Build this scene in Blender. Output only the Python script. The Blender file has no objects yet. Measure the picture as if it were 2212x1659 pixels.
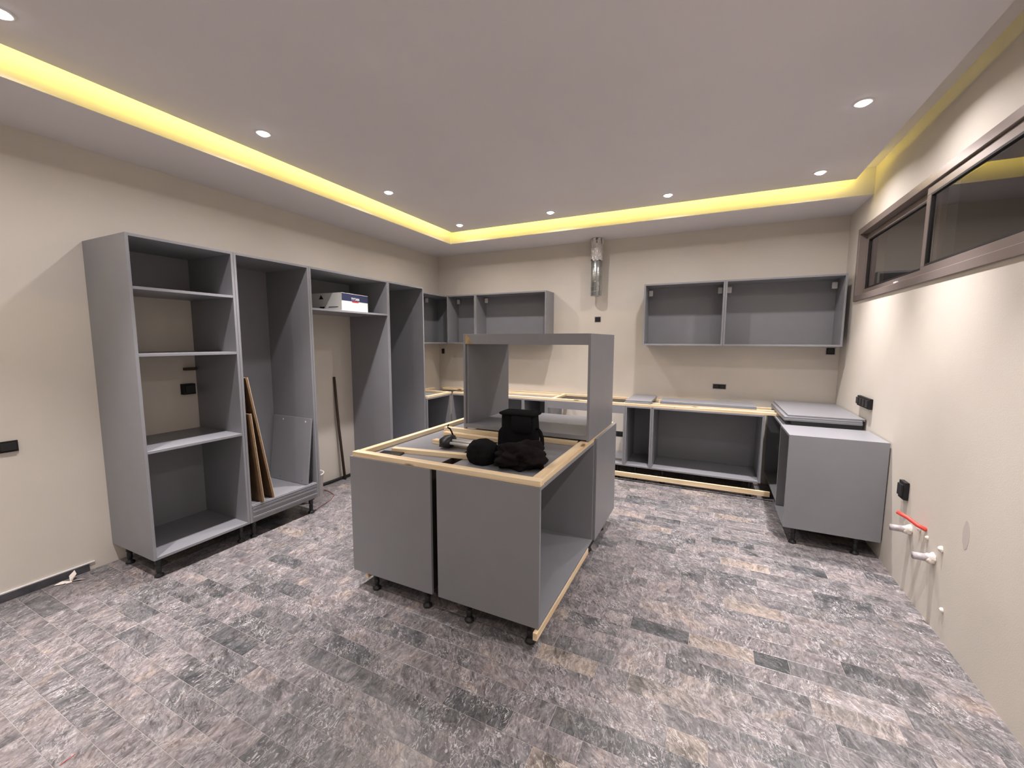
import bpy, bmesh, math, random
from mathutils import Vector, Matrix, noise
random.seed(7)
scene = bpy.context.scene
C = scene.collection

# ---------------------------------------------------------------- camera
PXW, PXH = 2212, 1659
CAM = Vector((3.8355, -5.3209, 1.6)); YAW, PITCH, ROLL, FPX = 0.45, -0.104, 0.0032, 889.72
cy_, sy_, cp_, sp_ = math.cos(YAW), math.sin(YAW), math.cos(PITCH), math.sin(PITCH)
FW = Vector((-sy_*cp_, cy_*cp_, sp_)); RT = Vector((cy_, sy_, 0)); UP = RT.cross(FW)
cr_, sr_ = math.cos(ROLL), math.sin(ROLL)
R2 = RT*cr_ + UP*sr_; U2 = UP*cr_ - RT*sr_
cam = bpy.data.objects.new('camera', bpy.data.cameras.new('camera')); C.objects.link(cam)
M = Matrix((R2, U2, -FW)).transposed().to_4x4(); M.translation = CAM
cam.matrix_world = M
cam.data.sensor_width = 36; cam.data.lens = FPX/PXW*36; cam.data.clip_start = 0.02
scene.camera = cam

# ---------------------------------------------------------------- world, exposure
w = bpy.data.worlds.new('world'); scene.world = w; w.use_nodes = True
w.node_tree.nodes['Background'].inputs[0].default_value = (0.30, 0.27, 0.27, 1)
w.node_tree.nodes['Background'].inputs[1].default_value = 0.05
scene.view_settings.view_transform = 'Standard'; scene.view_settings.look = 'None'
scene.view_settings.gamma = 1; scene.view_settings.use_curve_mapping = False
scene.view_settings.exposure = 0.06
LAMP = 225.0           # watts of each ceiling downlight, its reflector beam
LAMPWIDE = 9.2        # watts spilled to the sides
BEAM = math.radians(72)
LAMPCOL = (1.0, 0.93, 0.95)
LEDSTR = 52.0
LEDCOL = (1.0, 0.80, 0.14)

# ---------------------------------------------------------------- room numbers
W, H1, H2, H3 = 5.0263, 2.866, 2.98, 3.09
SL, SB = 0.674, 0.649
PL, PR, PB = 0.761, 4.874, -0.746
YF = -8.4

# ---------------------------------------------------------------- materials
def newmat(name, col, rough=0.5, metal=0.0, bump=0.0, bscale=60.0, var=0.0, vscale=4.0, spec=0.5, col2=None, coat=0.0):
    m = bpy.data.materials.new(name); m.use_nodes = True
    nt = m.node_tree; b = nt.nodes['Principled BSDF']
    b.inputs['Base Color'].default_value = (*col, 1); b.inputs['Roughness'].default_value = rough
    b.inputs['Metallic'].default_value = metal; b.inputs['Specular IOR Level'].default_value = spec
    b.inputs['Coat Weight'].default_value = coat
    geo = nt.nodes.new('ShaderNodeNewGeometry')
    if bump:
        n = nt.nodes.new('ShaderNodeTexNoise'); n.inputs['Scale'].default_value = bscale; n.inputs['Detail'].default_value = 4
        nt.links.new(geo.outputs['Position'], n.inputs['Vector'])
        bp = nt.nodes.new('ShaderNodeBump'); bp.inputs['Strength'].default_value = bump; bp.inputs['Distance'].default_value = 0.004
        nt.links.new(n.outputs['Fac'], bp.inputs['Height']); nt.links.new(bp.outputs['Normal'], b.inputs['Normal'])
    if var:
        n = nt.nodes.new('ShaderNodeTexNoise'); n.inputs['Scale'].default_value = vscale; n.inputs['Detail'].default_value = 5
        nt.links.new(geo.outputs['Position'], n.inputs['Vector'])
        mx = nt.nodes.new('ShaderNodeMix'); mx.data_type = 'RGBA'
        c2 = col2 or tuple(c*(1-var) for c in col)
        mx.inputs['A'].default_value = (*col, 1); mx.inputs['B'].default_value = (*c2, 1)
        rp = nt.nodes.new('ShaderNodeMapRange'); rp.inputs['From Min'].default_value = 0.35; rp.inputs['From Max'].default_value = 0.7
        nt.links.new(n.outputs['Fac'], rp.inputs['Value']); nt.links.new(rp.outputs['Result'], mx.inputs['Factor'])
        nt.links.new(mx.outputs['Result'], b.inputs['Base Color'])
    return m

def emit(name, col, strength):
    m = bpy.data.materials.new(name); m.use_nodes = True; nt = m.node_tree
    b = nt.nodes['Principled BSDF']; b.inputs['Base Color'].default_value = (*col, 1)
    b.inputs['Emission Color'].default_value = (*col, 1); b.inputs['Emission Strength'].default_value = strength
    return m

def woodmat(name, light, dark, scale=(1, 1, 1), ring=14.0):
    """pine: long grain along the object's local X, knots"""
    m = bpy.data.materials.new(name); m.use_nodes = True; nt = m.node_tree; b = nt.nodes['Principled BSDF']
    b.inputs['Roughness'].default_value = 0.6
    tc = nt.nodes.new('ShaderNodeTexCoord'); mp = nt.nodes.new('ShaderNodeMapping')
    mp.inputs['Scale'].default_value = (2.0, 30, 30)
    nt.links.new(tc.outputs['Object'], mp.inputs['Vector'])
    oi = nt.nodes.new('ShaderNodeObjectInfo'); ad = nt.nodes.new('ShaderNodeVectorMath'); ad.operation = 'MULTIPLY_ADD'
    cb = nt.nodes.new('ShaderNodeCombineXYZ')
    for k in 'XYZ': nt.links.new(oi.outputs['Random'], cb.inputs[k])
    ad.inputs[1].default_value = (37, 19, 11); nt.links.new(cb.outputs['Vector'], ad.inputs[0]); nt.links.new(mp.outputs['Vector'], ad.inputs[2])
    n = nt.nodes.new('ShaderNodeTexNoise'); n.inputs['Scale'].default_value = 1.0; n.inputs['Detail'].default_value = 5; n.inputs['Distortion'].default_value = 0.6
    nt.links.new(ad.outputs['Vector'], n.inputs['Vector'])
    r = nt.nodes.new('ShaderNodeValToRGB'); r.color_ramp.elements[0].position = 0.38; r.color_ramp.elements[1].position = 0.62
    r.color_ramp.elements[0].color = (*light, 1); r.color_ramp.elements[1].color = (*dark, 1)
    nt.links.new(n.outputs['Fac'], r.inputs['Fac'])
    # knots
    mp2 = nt.nodes.new('ShaderNodeMapping'); mp2.inputs['Scale'].default_value = (2.6, 9, 9)
    nt.links.new(tc.outputs['Object'], mp2.inputs['Vector'])
    ad2 = nt.nodes.new('ShaderNodeVectorMath'); ad2.operation = 'MULTIPLY_ADD'; ad2.inputs[1].default_value = (11, 7, 5)
    nt.links.new(cb.outputs['Vector'], ad2.inputs[0]); nt.links.new(mp2.outputs['Vector'], ad2.inputs[2])
    v = nt.nodes.new('ShaderNodeTexVoronoi'); v.inputs['Scale'].default_value = 1.0
    nt.links.new(ad2.outputs['Vector'], v.inputs['Vector'])
    r2 = nt.nodes.new('ShaderNodeValToRGB'); r2.color_ramp.elements[0].position = 0.07; r2.color_ramp.elements[1].position = 0.14
    r2.color_ramp.elements[0].color = (1, 1, 1, 1); r2.color_ramp.elements[1].color = (0, 0, 0, 1)
    nt.links.new(v.outputs['Distance'], r2.inputs['Fac'])
    mx = nt.nodes.new('ShaderNodeMix'); mx.data_type = 'RGBA'; mx.inputs['B'].default_value = (0.20, 0.09, 0.035, 1)
    nt.links.new(r2.outputs['Color'], mx.inputs['Factor']); nt.links.new(r.outputs['Color'], mx.inputs['A'])
    nt.links.new(mx.outputs['Result'], b.inputs['Base Color'])
    bp = nt.nodes.new('ShaderNodeBump'); bp.inputs['Strength'].default_value = 0.15; bp.inputs['Distance'].default_value = 0.002
    nt.links.new(n.outputs['Fac'], bp.inputs['Height']); nt.links.new(bp.outputs['Normal'], b.inputs['Normal'])
    return m

m_wall = newmat('wall_paint', (0.67, 0.62, 0.54), 0.75, bump=0.12, bscale=160, var=0.06, vscale=1.5)
m_ceil = newmat('ceiling_paint', (0.74, 0.71, 0.72), 0.8, bump=0.08, bscale=120, var=0.04, vscale=1.2)
m_grey = newmat('grey_melamine', (0.245, 0.248, 0.262), 0.38, bump=0.06, bscale=500, var=0.05, vscale=6)
m_mdf = newmat('brown_board', (0.13, 0.072, 0.03), 0.75, bump=0.1, bscale=200, var=0.35, vscale=12)
m_sheet = newmat('dark_sheet', (0.035, 0.024, 0.018), 0.8)
m_white = newmat('white_plastic', (0.80, 0.79, 0.77), 0.45)
m_paper = newmat('white_card', (0.74, 0.74, 0.70), 0.7, var=0.06, vscale=20)
m_navy = newmat('navy_print', (0.012, 0.018, 0.06), 0.6)
m_red = newmat('red_print', (0.45, 0.02, 0.03), 0.6)
m_black = newmat('black_plastic', (0.012, 0.012, 0.013), 0.42)
m_fabric = newmat('black_fabric', (0.006, 0.006, 0.0065), 0.92, bump=0.4, bscale=260, spec=0.15)
m_fabric2 = newmat('dark_brown_cloth', (0.010, 0.0075, 0.0075), 0.95, bump=0.4, bscale=90, spec=0.12)
m_chrome = newmat('chrome', (0.85, 0.83, 0.80), 0.12, metal=1)
m_satin = newmat('satin_silver', (0.80, 0.78, 0.74), 0.28, metal=0.45)
m_galv = newmat('galvanised_steel', (0.50, 0.52, 0.50), 0.30, metal=0.9, var=0.25, vscale=9)
m_foil = newmat('crumpled_foil', (0.66, 0.64, 0.60), 0.42, metal=0.35, bump=0.7, bscale=60)
m_pipe = newmat('grey_pipe', (0.48, 0.44, 0.45), 0.35, var=0.3, vscale=60)
m_plaster = newmat('raw_plaster', (0.78, 0.72, 0.64), 0.9, bump=0.8, bscale=120)
m_redpipe = newmat('red_conduit', (0.75, 0.07, 0.05), 0.45)
m_alu = newmat('bronze_aluminium', (0.26, 0.215, 0.195), 0.38, metal=0.35, bump=0.03, bscale=300)
m_seal = newmat('dark_seal', (0.012, 0.010, 0.009), 0.6)
m_skirt = newmat('dark_stone_skirting', (0.085, 0.08, 0.09), 0.35, var=0.5, vscale=14)
m_rod = newmat('dark_bronze', (0.07, 0.045, 0.03), 0.45, metal=0.4)
m_void = newmat('socket_hole', (0.008, 0.007, 0.007), 0.8)
m_outer = newmat('outside_render', (0.13, 0.105, 0.09), 0.9, bump=0.3, bscale=20)
m_leaf = newmat('dark_leaf', (0.10, 0.13, 0.09), 0.6)
m_screen = newmat('phone_glass', (0.01, 0.01, 0.012), 0.08)
m_bucket = newmat('bucket_plastic', (0.75, 0.70, 0.68), 0.4)
m_cable = newmat('orange_cable', (0.22, 0.08, 0.055), 0.5)
m_grout = newmat('grout', (0.42, 0.385, 0.36), 0.9, var=0.3, vscale=12)
m_pine = woodmat('pine', (0.86, 0.71, 0.47), (0.74, 0.55, 0.32))
m_lamp = emit('lamp_glass', (1.0, 0.90, 0.88), 14.0)
m_led = emit('led_tape', LEDCOL, LEDSTR)
m_glass = newmat('window_glass', (0.75, 0.72, 0.70), 0.0)
m_glass.node_tree.nodes['Principled BSDF'].inputs['Transmission Weight'].default_value = 1.0
m_glass.node_tree.nodes['Principled BSDF'].inputs['IOR'].default_value = 1.5

def marble():
    """grey breccia marble; each tile takes its own tone and its own cut of the stone from a random colour"""
    m = bpy.data.materials.new('marble_tile'); m.use_nodes = True; nt = m.node_tree; N = nt.nodes; L = nt.links
    b = N['Principled BSDF']
    at = N.new('ShaderNodeAttribute'); at.attribute_name = 'tone'
    sep = N.new('ShaderNodeSeparateColor'); L.new(at.outputs['Color'], sep.inputs['Color'])
    geo = N.new('ShaderNodeNewGeometry')
    off = N.new('ShaderNodeVectorMath'); off.operation = 'MULTIPLY_ADD'; off.inputs[1].default_value = (23, 17, 29)
    L.new(at.outputs['Color'], off.inputs[0]); L.new(geo.outputs['Position'], off.inputs[2])
    rot = N.new('ShaderNodeVectorRotate'); rot.rotation_type = 'Z_AXIS'
    ang = N.new('ShaderNodeMapRange'); ang.inputs['To Min'].default_value = 0.6; ang.inputs['To Max'].default_value = 1.7
    L.new(sep.outputs[2], ang.inputs['Value']); L.new(ang.outputs['Result'], rot.inputs['Angle']); L.new(off.outputs['Vector'], rot.inputs['Vector'])
    mp = N.new('ShaderNodeMapping'); mp.inputs['Scale'].default_value = (1.0, 2.1, 1); L.new(rot.outputs['Vector'], mp.inputs['Vector'])
    n1 = N.new('ShaderNodeTexNoise'); n1.inputs['Scale'].default_value = 13; n1.inputs['Detail'].default_value = 10
    n1.inputs['Roughness'].default_value = 0.70; n1.inputs['Distortion'].default_value = 1.3
    L.new(mp.outputs['Vector'], n1.inputs['Vector'])
    r1 = N.new('ShaderNodeValToRGB'); e = r1.color_ramp.elements
    e[0].position = 0.30; e[0].color = (0.040, 0.038, 0.039, 1)
    e[1].position = 0.74; e[1].color = (0.50, 0.475, 0.475, 1)
    for p, c in ((0.42, (0.120, 0.112, 0.113, 1)), (0.54, (0.19, 0.177, 0.178, 1)), (0.64, (0.28, 0.262, 0.262, 1))):
        q = e.new(p); q.color = c
    L.new(n1.outputs['Fac'], r1.inputs['Fac'])
    # white fissures: ridged noise and short flecks
    n2 = N.new('ShaderNodeTexNoise'); n2.inputs['Scale'].default_value = 17; n2.inputs['Detail'].default_value = 6; n2.inputs['Distortion'].default_value = 1.6
    L.new(mp.outputs['Vector'], n2.inputs['Vector'])
    sb = N.new('ShaderNodeMath'); sb.operation = 'SUBTRACT'; sb.inputs[1].default_value = 0.52; L.new(n2.outputs['Fac'], sb.inputs[0])
    ab = N.new('ShaderNodeMath'); ab.operation = 'ABSOLUTE'; L.new(sb.outputs[0], ab.inputs[0])
    v1 = N.new('ShaderNodeMapRange'); v1.inputs['From Min'].default_value = 0.0; v1.inputs['From Max'].default_value = 0.026
    v1.inputs['To Min'].default_value = 1; v1.inputs['To Max'].default_value = 0; L.new(ab.outputs[0], v1.inputs['Value'])
    n3 = N.new('ShaderNodeTexNoise'); n3.inputs['Scale'].default_value = 11; n3.inputs['Detail'].default_value = 2
    L.new(off.outputs['Vector'], n3.inputs['Vector'])
    v2 = N.new('ShaderNodeMapRange'); v2.inputs['From Min'].default_value = 0.42; v2.inputs['From Max'].default_value = 0.60; L.new(n3.outputs['Fac'], v2.inputs['Value'])
    mu = N.new('ShaderNodeMath'); mu.operation = 'MULTIPLY'; L.new(v1.outputs['Result'], mu.inputs[0]); L.new(v2.outputs['Result'], mu.inputs[1])
    n5 = N.new('ShaderNodeTexNoise'); n5.inputs['Scale'].default_value = 36; n5.inputs['Detail'].default_value = 3; n5.inputs['Distortion'].default_value = 0.8
    L.new(mp.outputs['Vector'], n5.inputs['Vector'])
    v5 = N.new('ShaderNodeMapRange'); v5.inputs['From Min'].default_value = 0.585; v5.inputs['From Max'].default_value = 0.72; v5.inputs['To Max'].default_value = 0.6
    L.new(n5.outputs['Fac'], v5.inputs['Value'])
    mxx = N.new('ShaderNodeMath'); mxx.operation = 'MAXIMUM'; L.new(mu.outputs[0], mxx.inputs[0]); L.new(v5.outputs['Result'], mxx.inputs[1])
    amt = N.new('ShaderNodeMapRange'); amt.inputs['To Min'].default_value = 0.35; amt.inputs['To Max'].default_value = 1.0; L.new(sep.outputs[1], amt.inputs['Value'])
    mu2 = N.new('ShaderNodeMath'); mu2.operation = 'MULTIPLY'; L.new(amt.outputs['Result'], mu2.inputs[1]); L.new(mxx.outputs[0], mu2.inputs[0])
    # dark fissures
    n4 = N.new('ShaderNodeTexNoise'); n4.inputs['Scale'].default_value = 7; n4.inputs['Detail'].default_value = 4; n4.inputs['Distortion'].default_value = 1.8
    L.new(mp.outputs['Vector'], n4.inputs['Vector'])
    sb4 = N.new('ShaderNodeMath'); sb4.operation = 'SUBTRACT'; sb4.inputs[1].default_value = 0.47; L.new(n4.outputs['Fac'], sb4.inputs[0])
    ab4 = N.new('ShaderNodeMath'); ab4.operation = 'ABSOLUTE'; L.new(sb4.outputs[0], ab4.inputs[0])
    v4 = N.new('ShaderNodeMapRange'); v4.inputs['From Max'].default_value = 0.016; v4.inputs['To Min'].default_value = 0.6; v4.inputs['To Max'].default_value = 0
    L.new(ab4.outputs[0], v4.inputs['Value'])
    # large soft mottling, beige and dark clouds
    n6 = N.new('ShaderNodeTexNoise'); n6.inputs['Scale'].default_value = 5.5; n6.inputs['Detail'].default_value = 4; n6.inputs['Distortion'].default_value = 1.0
    L.new(off.outputs['Vector'], n6.inputs['Vector'])
    r6 = N.new('ShaderNodeValToRGB'); e = r6.color_ramp.elements
    e[0].position = 0.30; e[0].color = (0.66, 0.70, 0.69, 1); e[1].position = 0.74; e[1].color = (1.65, 1.50, 1.27, 1)
    for p, c in ((0.42, (1.00, 1.03, 1.03, 1)), (0.52, (1.17, 1.17, 1.16, 1)), (0.62, (1.30, 1.27, 1.23, 1))):
        q = e.new(p); q.color = c
    L.new(n6.outputs['Fac'], r6.inputs['Fac'])
    # per tile tone
    tr = N.new('ShaderNodeValToRGB'); tr.color_ramp.interpolation = 'LINEAR'; e = tr.color_ramp.elements
    e[0].position = 0.0; e[0].color = (0.44, 0.48, 0.49, 1); e[1].position = 1.0; e[1].color = (1.45, 1.28, 1.06, 1)
    for p, c in ((0.10, (0.66, 0.69, 0.70, 1)), (0.35, (0.86, 0.86, 0.87, 1)), (0.6, (0.98, 0.94, 0.94, 1)), (0.93, (1.14, 1.11, 1.10, 1))):
        q = e.new(p); q.color = c
    L.new(sep.outputs[0], tr.inputs['Fac'])
    t1 = N.new('ShaderNodeMix'); t1.data_type = 'RGBA'; t1.blend_type = 'MULTIPLY'; t1.inputs['Factor'].default_value = 1; t1.clamp_result = False
    L.new(r1.outputs['Color'], t1.inputs['A']); L.new(tr.outputs['Color'], t1.inputs['B'])
    t1b = N.new('ShaderNodeMix'); t1b.data_type = 'RGBA'; t1b.blend_type = 'MULTIPLY'; t1b.inputs['Factor'].default_value = 1; t1b.clamp_result = False
    L.new(t1.outputs['Result'], t1b.inputs['A']); L.new(r6.outputs['Color'], t1b.inputs['B']); t1 = t1b
    t2 = N.new('ShaderNodeMix'); t2.data_type = 'RGBA'; t2.inputs['B'].default_value = (0.03, 0.028, 0.03, 1)
    L.new(v4.outputs['Result'], t2.inputs['Factor']); L.new(t1.outputs['Result'], t2.inputs['A'])
    t3 = N.new('ShaderNodeMix'); t3.data_type = 'RGBA'; t3.inputs['B'].default_value = (0.66, 0.63, 0.62, 1)
    L.new(mu2.outputs[0], t3.inputs['Factor']); L.new(t2.outputs['Result'], t3.inputs['A'])
    L.new(t3.outputs['Result'], b.inputs['Base Color'])
    rr = N.new('ShaderNodeMapRange'); rr.inputs['To Min'].default_value = 0.22; rr.inputs['To Max'].default_value = 0.42
    L.new(n3.outputs['Fac'], rr.inputs['Value']); L.new(rr.outputs['Result'], b.inputs['Roughness'])
    b.inputs['Specular IOR Level'].default_value = 0.5
    return m
m_tile = marble()

# ---------------------------------------------------------------- helpers
def link(name, me, mat, parent=None, loc=(0, 0, 0), rot=(0, 0, 0)):
    o = bpy.data.objects.new(name, me); C.objects.link(o)
    if mat and not me.materials: me.materials.append(mat)
    o.parent = parent; o.location = loc; o.rotation_euler = rot
    return o

def tag(o, label=None, cat=None, group=None, kind=None):
    if label: o['label'] = label
    if cat: o['category'] = cat
    if group: o['group'] = group
    if kind: o['kind'] = kind
    return o

def empty(name, loc, label=None, cat=None, group=None, kind=None, rz=0):
    o = bpy.data.objects.new(name, None); C.objects.link(o); o.location = loc; o.rotation_euler = (0, 0, rz)
    o.empty_display_size = 0.1
    return tag(o, label, cat, group, kind)

def bm_box(bm, lo, hi, bev=0.0):
    lo = Vector(lo); hi = Vector(hi)
    r = bmesh.ops.create_cube(bm, size=1.0); vs = r['verts']
    for v in vs:
        v.co = Vector((lo[i] + (v.co[i] + 0.5)*(hi[i]-lo[i]) for i in range(3)))
    if bev:
        es = list({e for v in vs for e in v.link_edges})
        bmesh.ops.bevel(bm, geom=es, offset=bev, segments=1, affect='EDGES')

def to_mesh(bm, name, smooth=False):
    bmesh.ops.recalc_face_normals(bm, faces=bm.faces)
    me = bpy.data.meshes.new(name); bm.to_mesh(me); bm.free()
    if smooth:
        for p in me.polygons: p.use_smooth = True
    return me

def box(name, lo, hi, mat, parent=None, bev=0.0008):
    """box given in world coordinates; its origin is its own centre"""
    lo = Vector(lo); hi = Vector(hi); c = (lo+hi)/2
    bm = bmesh.new(); bm_box(bm, lo-c, hi-c, bev)
    base = parent_loc(parent)
    return link(name, to_mesh(bm, name), mat, parent, c-base)

def parent_loc(p):
    v = Vector((0, 0, 0))
    while p is not None:
        v += p.location; p = p.parent
    return v

def boxes(name, lst, mat, parent=None, bev=0.0008):
    bm = bmesh.new()
    for lo, hi in lst: bm_box(bm, lo, hi, bev)
    base = parent_loc(parent); me = to_mesh(bm, name)
    me.transform(Matrix.Translation(-base))
    return link(name, me, mat, parent)

def bm_lathe(bm, prof, n=16, axis=None, centre=(0, 0, 0)):
    """prof: (radius, height) pairs, turned round Z then mapped to axis"""
    rings = []
    q = Vector((0, 0, 1)).rotation_difference(Vector(axis)) if axis is not None else None
    for r, z in prof:
        ring = []
        for k in range(n):
            a = 2*math.pi*k/n; p = Vector((r*math.cos(a), r*math.sin(a), z))
            if q: p = q @ p
            ring.append(bm.verts.new(p+Vector(centre)))
        rings.append(ring)
    for a, b_ in zip(rings, rings[1:]):
        for k in range(n):
            bm.faces.new((a[k], a[(k+1) % n], b_[(k+1) % n], b_[k]))
    bm.faces.new(rings[0][::-1]); bm.faces.new(rings[-1])

def lathe(name, prof, mat, parent=None, loc=(0, 0, 0), n=16, axis=None, smooth=True):
    bm = bmesh.new(); bm_lathe(bm, prof, n, axis)
    me = to_mesh(bm, name)
    if smooth:
        for p in me.polygons: p.use_smooth = len(p.vertices) == 4
    return link(name, me, mat, parent, Vector(loc)-parent_loc(parent))

def bm_tube(bm, pts, rad, n=8, flat=1.0):
    pts = [Vector(p) for p in pts]; rings = []
    ref = Vector((0, 0, 1))
    for i, p in enumerate(pts):
        d = (pts[min(i+1, len(pts)-1)] - pts[max(i-1, 0)]).normalized()
        s = d.cross(ref)
        if s.length < 1e-3: s = d.cross(Vector((0, 1, 0)))
        s.normalize(); u = s.cross(d)
        r = rad[i] if isinstance(rad, (list, tuple)) else rad
        rings.append([bm.verts.new(p + s*math.cos(2*math.pi*k/n)*r + u*math.sin(2*math.pi*k/n)*r*flat) for k in range(n)])
    for a, b_ in zip(rings, rings[1:]):
        for k in range(n): bm.faces.new((a[k], a[(k+1) % n], b_[(k+1) % n], b_[k]))
    bm.faces.new(rings[0][::-1]); bm.faces.new(rings[-1])

def tube(name, pts, rad, mat, parent=None, n=8, flat=1.0, origin=None):
    bm = bmesh.new(); bm_tube(bm, pts, rad, n, flat); me = to_mesh(bm, name, True)
    o = Vector(origin) if origin is not None else (parent_loc(parent) if parent else Vector(pts[0]))
    me.transform(Matrix.Translation(-o))
    return link(name, me, mat, parent, o-parent_loc(parent))

# ---------------------------------------------------------------- room shell
wl = box('wall_left', (-0.15, YF-0.15, -0.02), (0, 0.15, 3.2), m_wall, bev=0); tag(wl, kind='structure')
wb = box('wall_back', (0, 0, -0.02), (W, 0.15, 3.2), m_wall, bev=0); tag(wb, kind='structure')
wf = box('wall_front', (0, YF-0.15, -0.02), (W, YF, 3.2), m_wall, bev=0); tag(wf, kind='structure')
WY0, WY1, WZ0, WZ1 = -3.42, -0.36, 1.977, 2.637      # window opening in the right wall
wr = boxes('wall_right', [((W, YF-0.15, -0.02), (W+0.2, 0.15, WZ0)), ((W, YF-0.15, WZ1), (W+0.2, 0.15, 3.2)),
                          ((W, YF-0.15, WZ0), (W+0.2, WY0, WZ1)), ((W, WY1, WZ0), (W+0.2, 0.15, WZ1))], m_wall, bev=0)
tag(wr, kind='structure')
ce = box('ceiling', (0, YF, H3), (W, 0, H3+0.1), m_ceil, bev=0); tag(ce, kind='structure')
box('ceiling_panel', (PL, YF, H2), (PR, PB, H2+0.015), m_ceil, ce, bev=0.001)
box('soffit', (0, YF, H1), (SL, 0, H3), m_ceil, ce, bev=0.0)
box('soffit', (SL, -SB, H1), (W, 0, H3), m_ceil, ce, bev=0.0)

# floor: grout bed with marble tiles laid in running rows along X
fl = box('floor', (0, YF, -0.06), (W, 0, -0.0012), m_grout, bev=0); tag(fl, kind='structure')
TL, TW, J = 0.305, 0.1083, 0.0018
def proj(x, y):
    d = Vector((x, y, 0)) - CAM; z = d.dot(FW)
    if z < 0.1: return None
    return PXW/2 + FPX*d.dot(R2)/z, PXH/2 - FPX*d.dot(U2)/z
rng = random.Random(3)
tiles = []
row0 = -4.06 + 0.0
k0 = int(math.floor((YF-row0)/TW)); k1 = int(math.ceil((0-row0)/TW))
for k in range(k0, k1+1):
    ya, yb = row0+k*TW, row0+(k+1)*TW
    ya, yb = max(ya, YF), min(yb, 0)
    if yb-ya < 0.01: continue
    x = -rng.random()*TL
    while x < W:
        L_ = TL if rng.random() > 0.12 else TL*0.5
        xa, xb = max(x, 0), min(x+L_, W); x += L_
        if xb-xa < 0.012: continue
        t = rng.random()
        tone = (t, rng.random(), rng.random())
        tiles.append([xa+J/2, xb-J/2, ya+J/2, yb-J/2, tone])
def screen_area(t):
    xa, xb, ya, yb, _ = t; xm, ym = (xa+xb)/2, (ya+yb)/2
    if (1.85 < xm < 3.05 and -3.4 < ym < -1.8) or xm < 0.5 and ym > -3.98: return 0
    P = [proj(*p) for p in ((xa, ya), (xb, ya), (xb, yb), (xa, yb))]
    if any(p is None for p in P): return 0
    n_in = sum(-10 < p[0] < PXW+10 and -10 < p[1] < PXH+10 for p in P)
    if not n_in: return 0
    a = abs(sum(P[i][0]*P[(i+1) % 4][1]-P[(i+1) % 4][0]*P[i][1] for i in range(4)))/2
    return a*(n_in/4)
tiles.sort(key=screen_area, reverse=True)
def tile_bm(bm, t, cx, cy, lay):
    xa, xb, ya, yb, tone = t; z = 0.0003*(tone[1]-0.5); bv = 0.0012; d = 0.0035
    lo = [bm.verts.new((x-cx, y-cy, -d)) for x, y in ((xa, ya), (xb, ya), (xb, yb), (xa, yb))]
    mid = [bm.verts.new((v.co.x, v.co.y, z-0.0007)) for v in lo]
    top = [bm.verts.new((x-cx, y-cy, z)) for x, y in ((xa+bv, ya+bv), (xb-bv, ya+bv), (xb-bv, yb-bv), (xa+bv, yb-bv))]
    fs = [bm.faces.new(top)]
    for A, B in ((lo, mid), (mid, top)):
        for i in range(4): fs.append(bm.faces.new((A[i], A[(i+1) % 4], B[(i+1) % 4], B[i])))
    for f in fs:
        for l in f.loops: l[lay] = (*tone, 1)
NT = 300
base = parent_loc(fl)
for t in tiles[:NT]:
    bm = bmesh.new(); lay = bm.loops.layers.float_color.new('tone')
    cx, cy = (t[0]+t[1])/2, (t[2]+t[3])/2
    tile_bm(bm, t, cx, cy, lay); me = bpy.data.meshes.new('tile'); bm.to_mesh(me); bm.free()
    link('tile', me, m_tile, fl, Vector((cx, cy, 0))-base)
bm = bmesh.new(); lay = bm.loops.layers.float_color.new('tone')
for t in tiles[NT:]: tile_bm(bm, t, 0, 0, lay)
me = bpy.data.meshes.new('small_tiles'); bm.to_mesh(me); bm.free()
tag(link('small_tiles', me, m_tile, fl, -base), kind='stuff')

# skirting on the left wall, ends short of the tall cabinets
sk = box('baseboard_left', (0.0, YF, 0.0), (0.014, -4.15, 0.052), m_skirt, bev=0.002); tag(sk, kind='structure')
box('caulk_line', (0.0, YF, 0.0525), (0.010, -4.12, 0.058), m_white, sk, bev=0)

# ---------------------------------------------------------------- window in the right wall
win = empty('window_1', (W, (WY0+WY1)/2, WZ0), kind='structure')
x0, x1 = W-0.014, W+0.10
boxes('window_frame', [((x0, WY0, WZ0), (x1, WY1, WZ0+0.052)), ((x0, WY0, WZ1-0.055), (x1, WY1, WZ1)),
                       ((x0, WY1-0.05, WZ0+0.052), (x1, WY1, WZ1-0.055)), ((x0, WY0, WZ0+0.052), (x1, WY0+0.05, WZ1-0.055))], m_alu, win, 0.002)
boxes('window_track', [((W+0.030, WY0+0.05, WZ0+0.052), (W+0.036, WY1-0.05, WZ0+0.062)),
                       ((W+0.030, WY0+0.05, WZ1-0.062), (W+0.036, WY1-0.05, WZ1-0.055))], m_alu, win, 0.0005)
def sash(ya, yb, xa, xb, st):
    za, zb = WZ0+0.054, WZ1-0.057
    s = boxes('sash', [((xa, ya, za), (xb, yb, za+0.052)), ((xa, ya, zb-0.052), (xb, yb, zb)),
                       ((xa, ya, za+0.052), (xb, ya+st, zb-0.052)), ((xa, yb-st, za+0.052), (xb, yb, zb-0.052))], m_alu, win, 0.0015)
    g = 0.012
    boxes('seal', [((xa-0.001, ya+st, za+0.052), (xb, yb-st, za+0.052+g)), ((xa-0.001, ya+st, zb-0.052-g), (xb, yb-st, zb-0.052)),
                   ((xa-0.001, ya+st, za+0.052+g), (xb, ya+st+g, zb-0.052-g)), ((xa-0.001, yb-st-g, za+0.052+g), (xb, yb-st, zb-0.052-g))], m_seal, s, 0)
    xm = (xa+xb)/2
    box('pane', (xm-0.003, ya+st, za+0.052), (xm+0.003, yb-st, zb-0.052), m_glass, s, 0)
sash(-1.80, WY1-0.052, W+0.042, W+0.070, 0.05)
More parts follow.
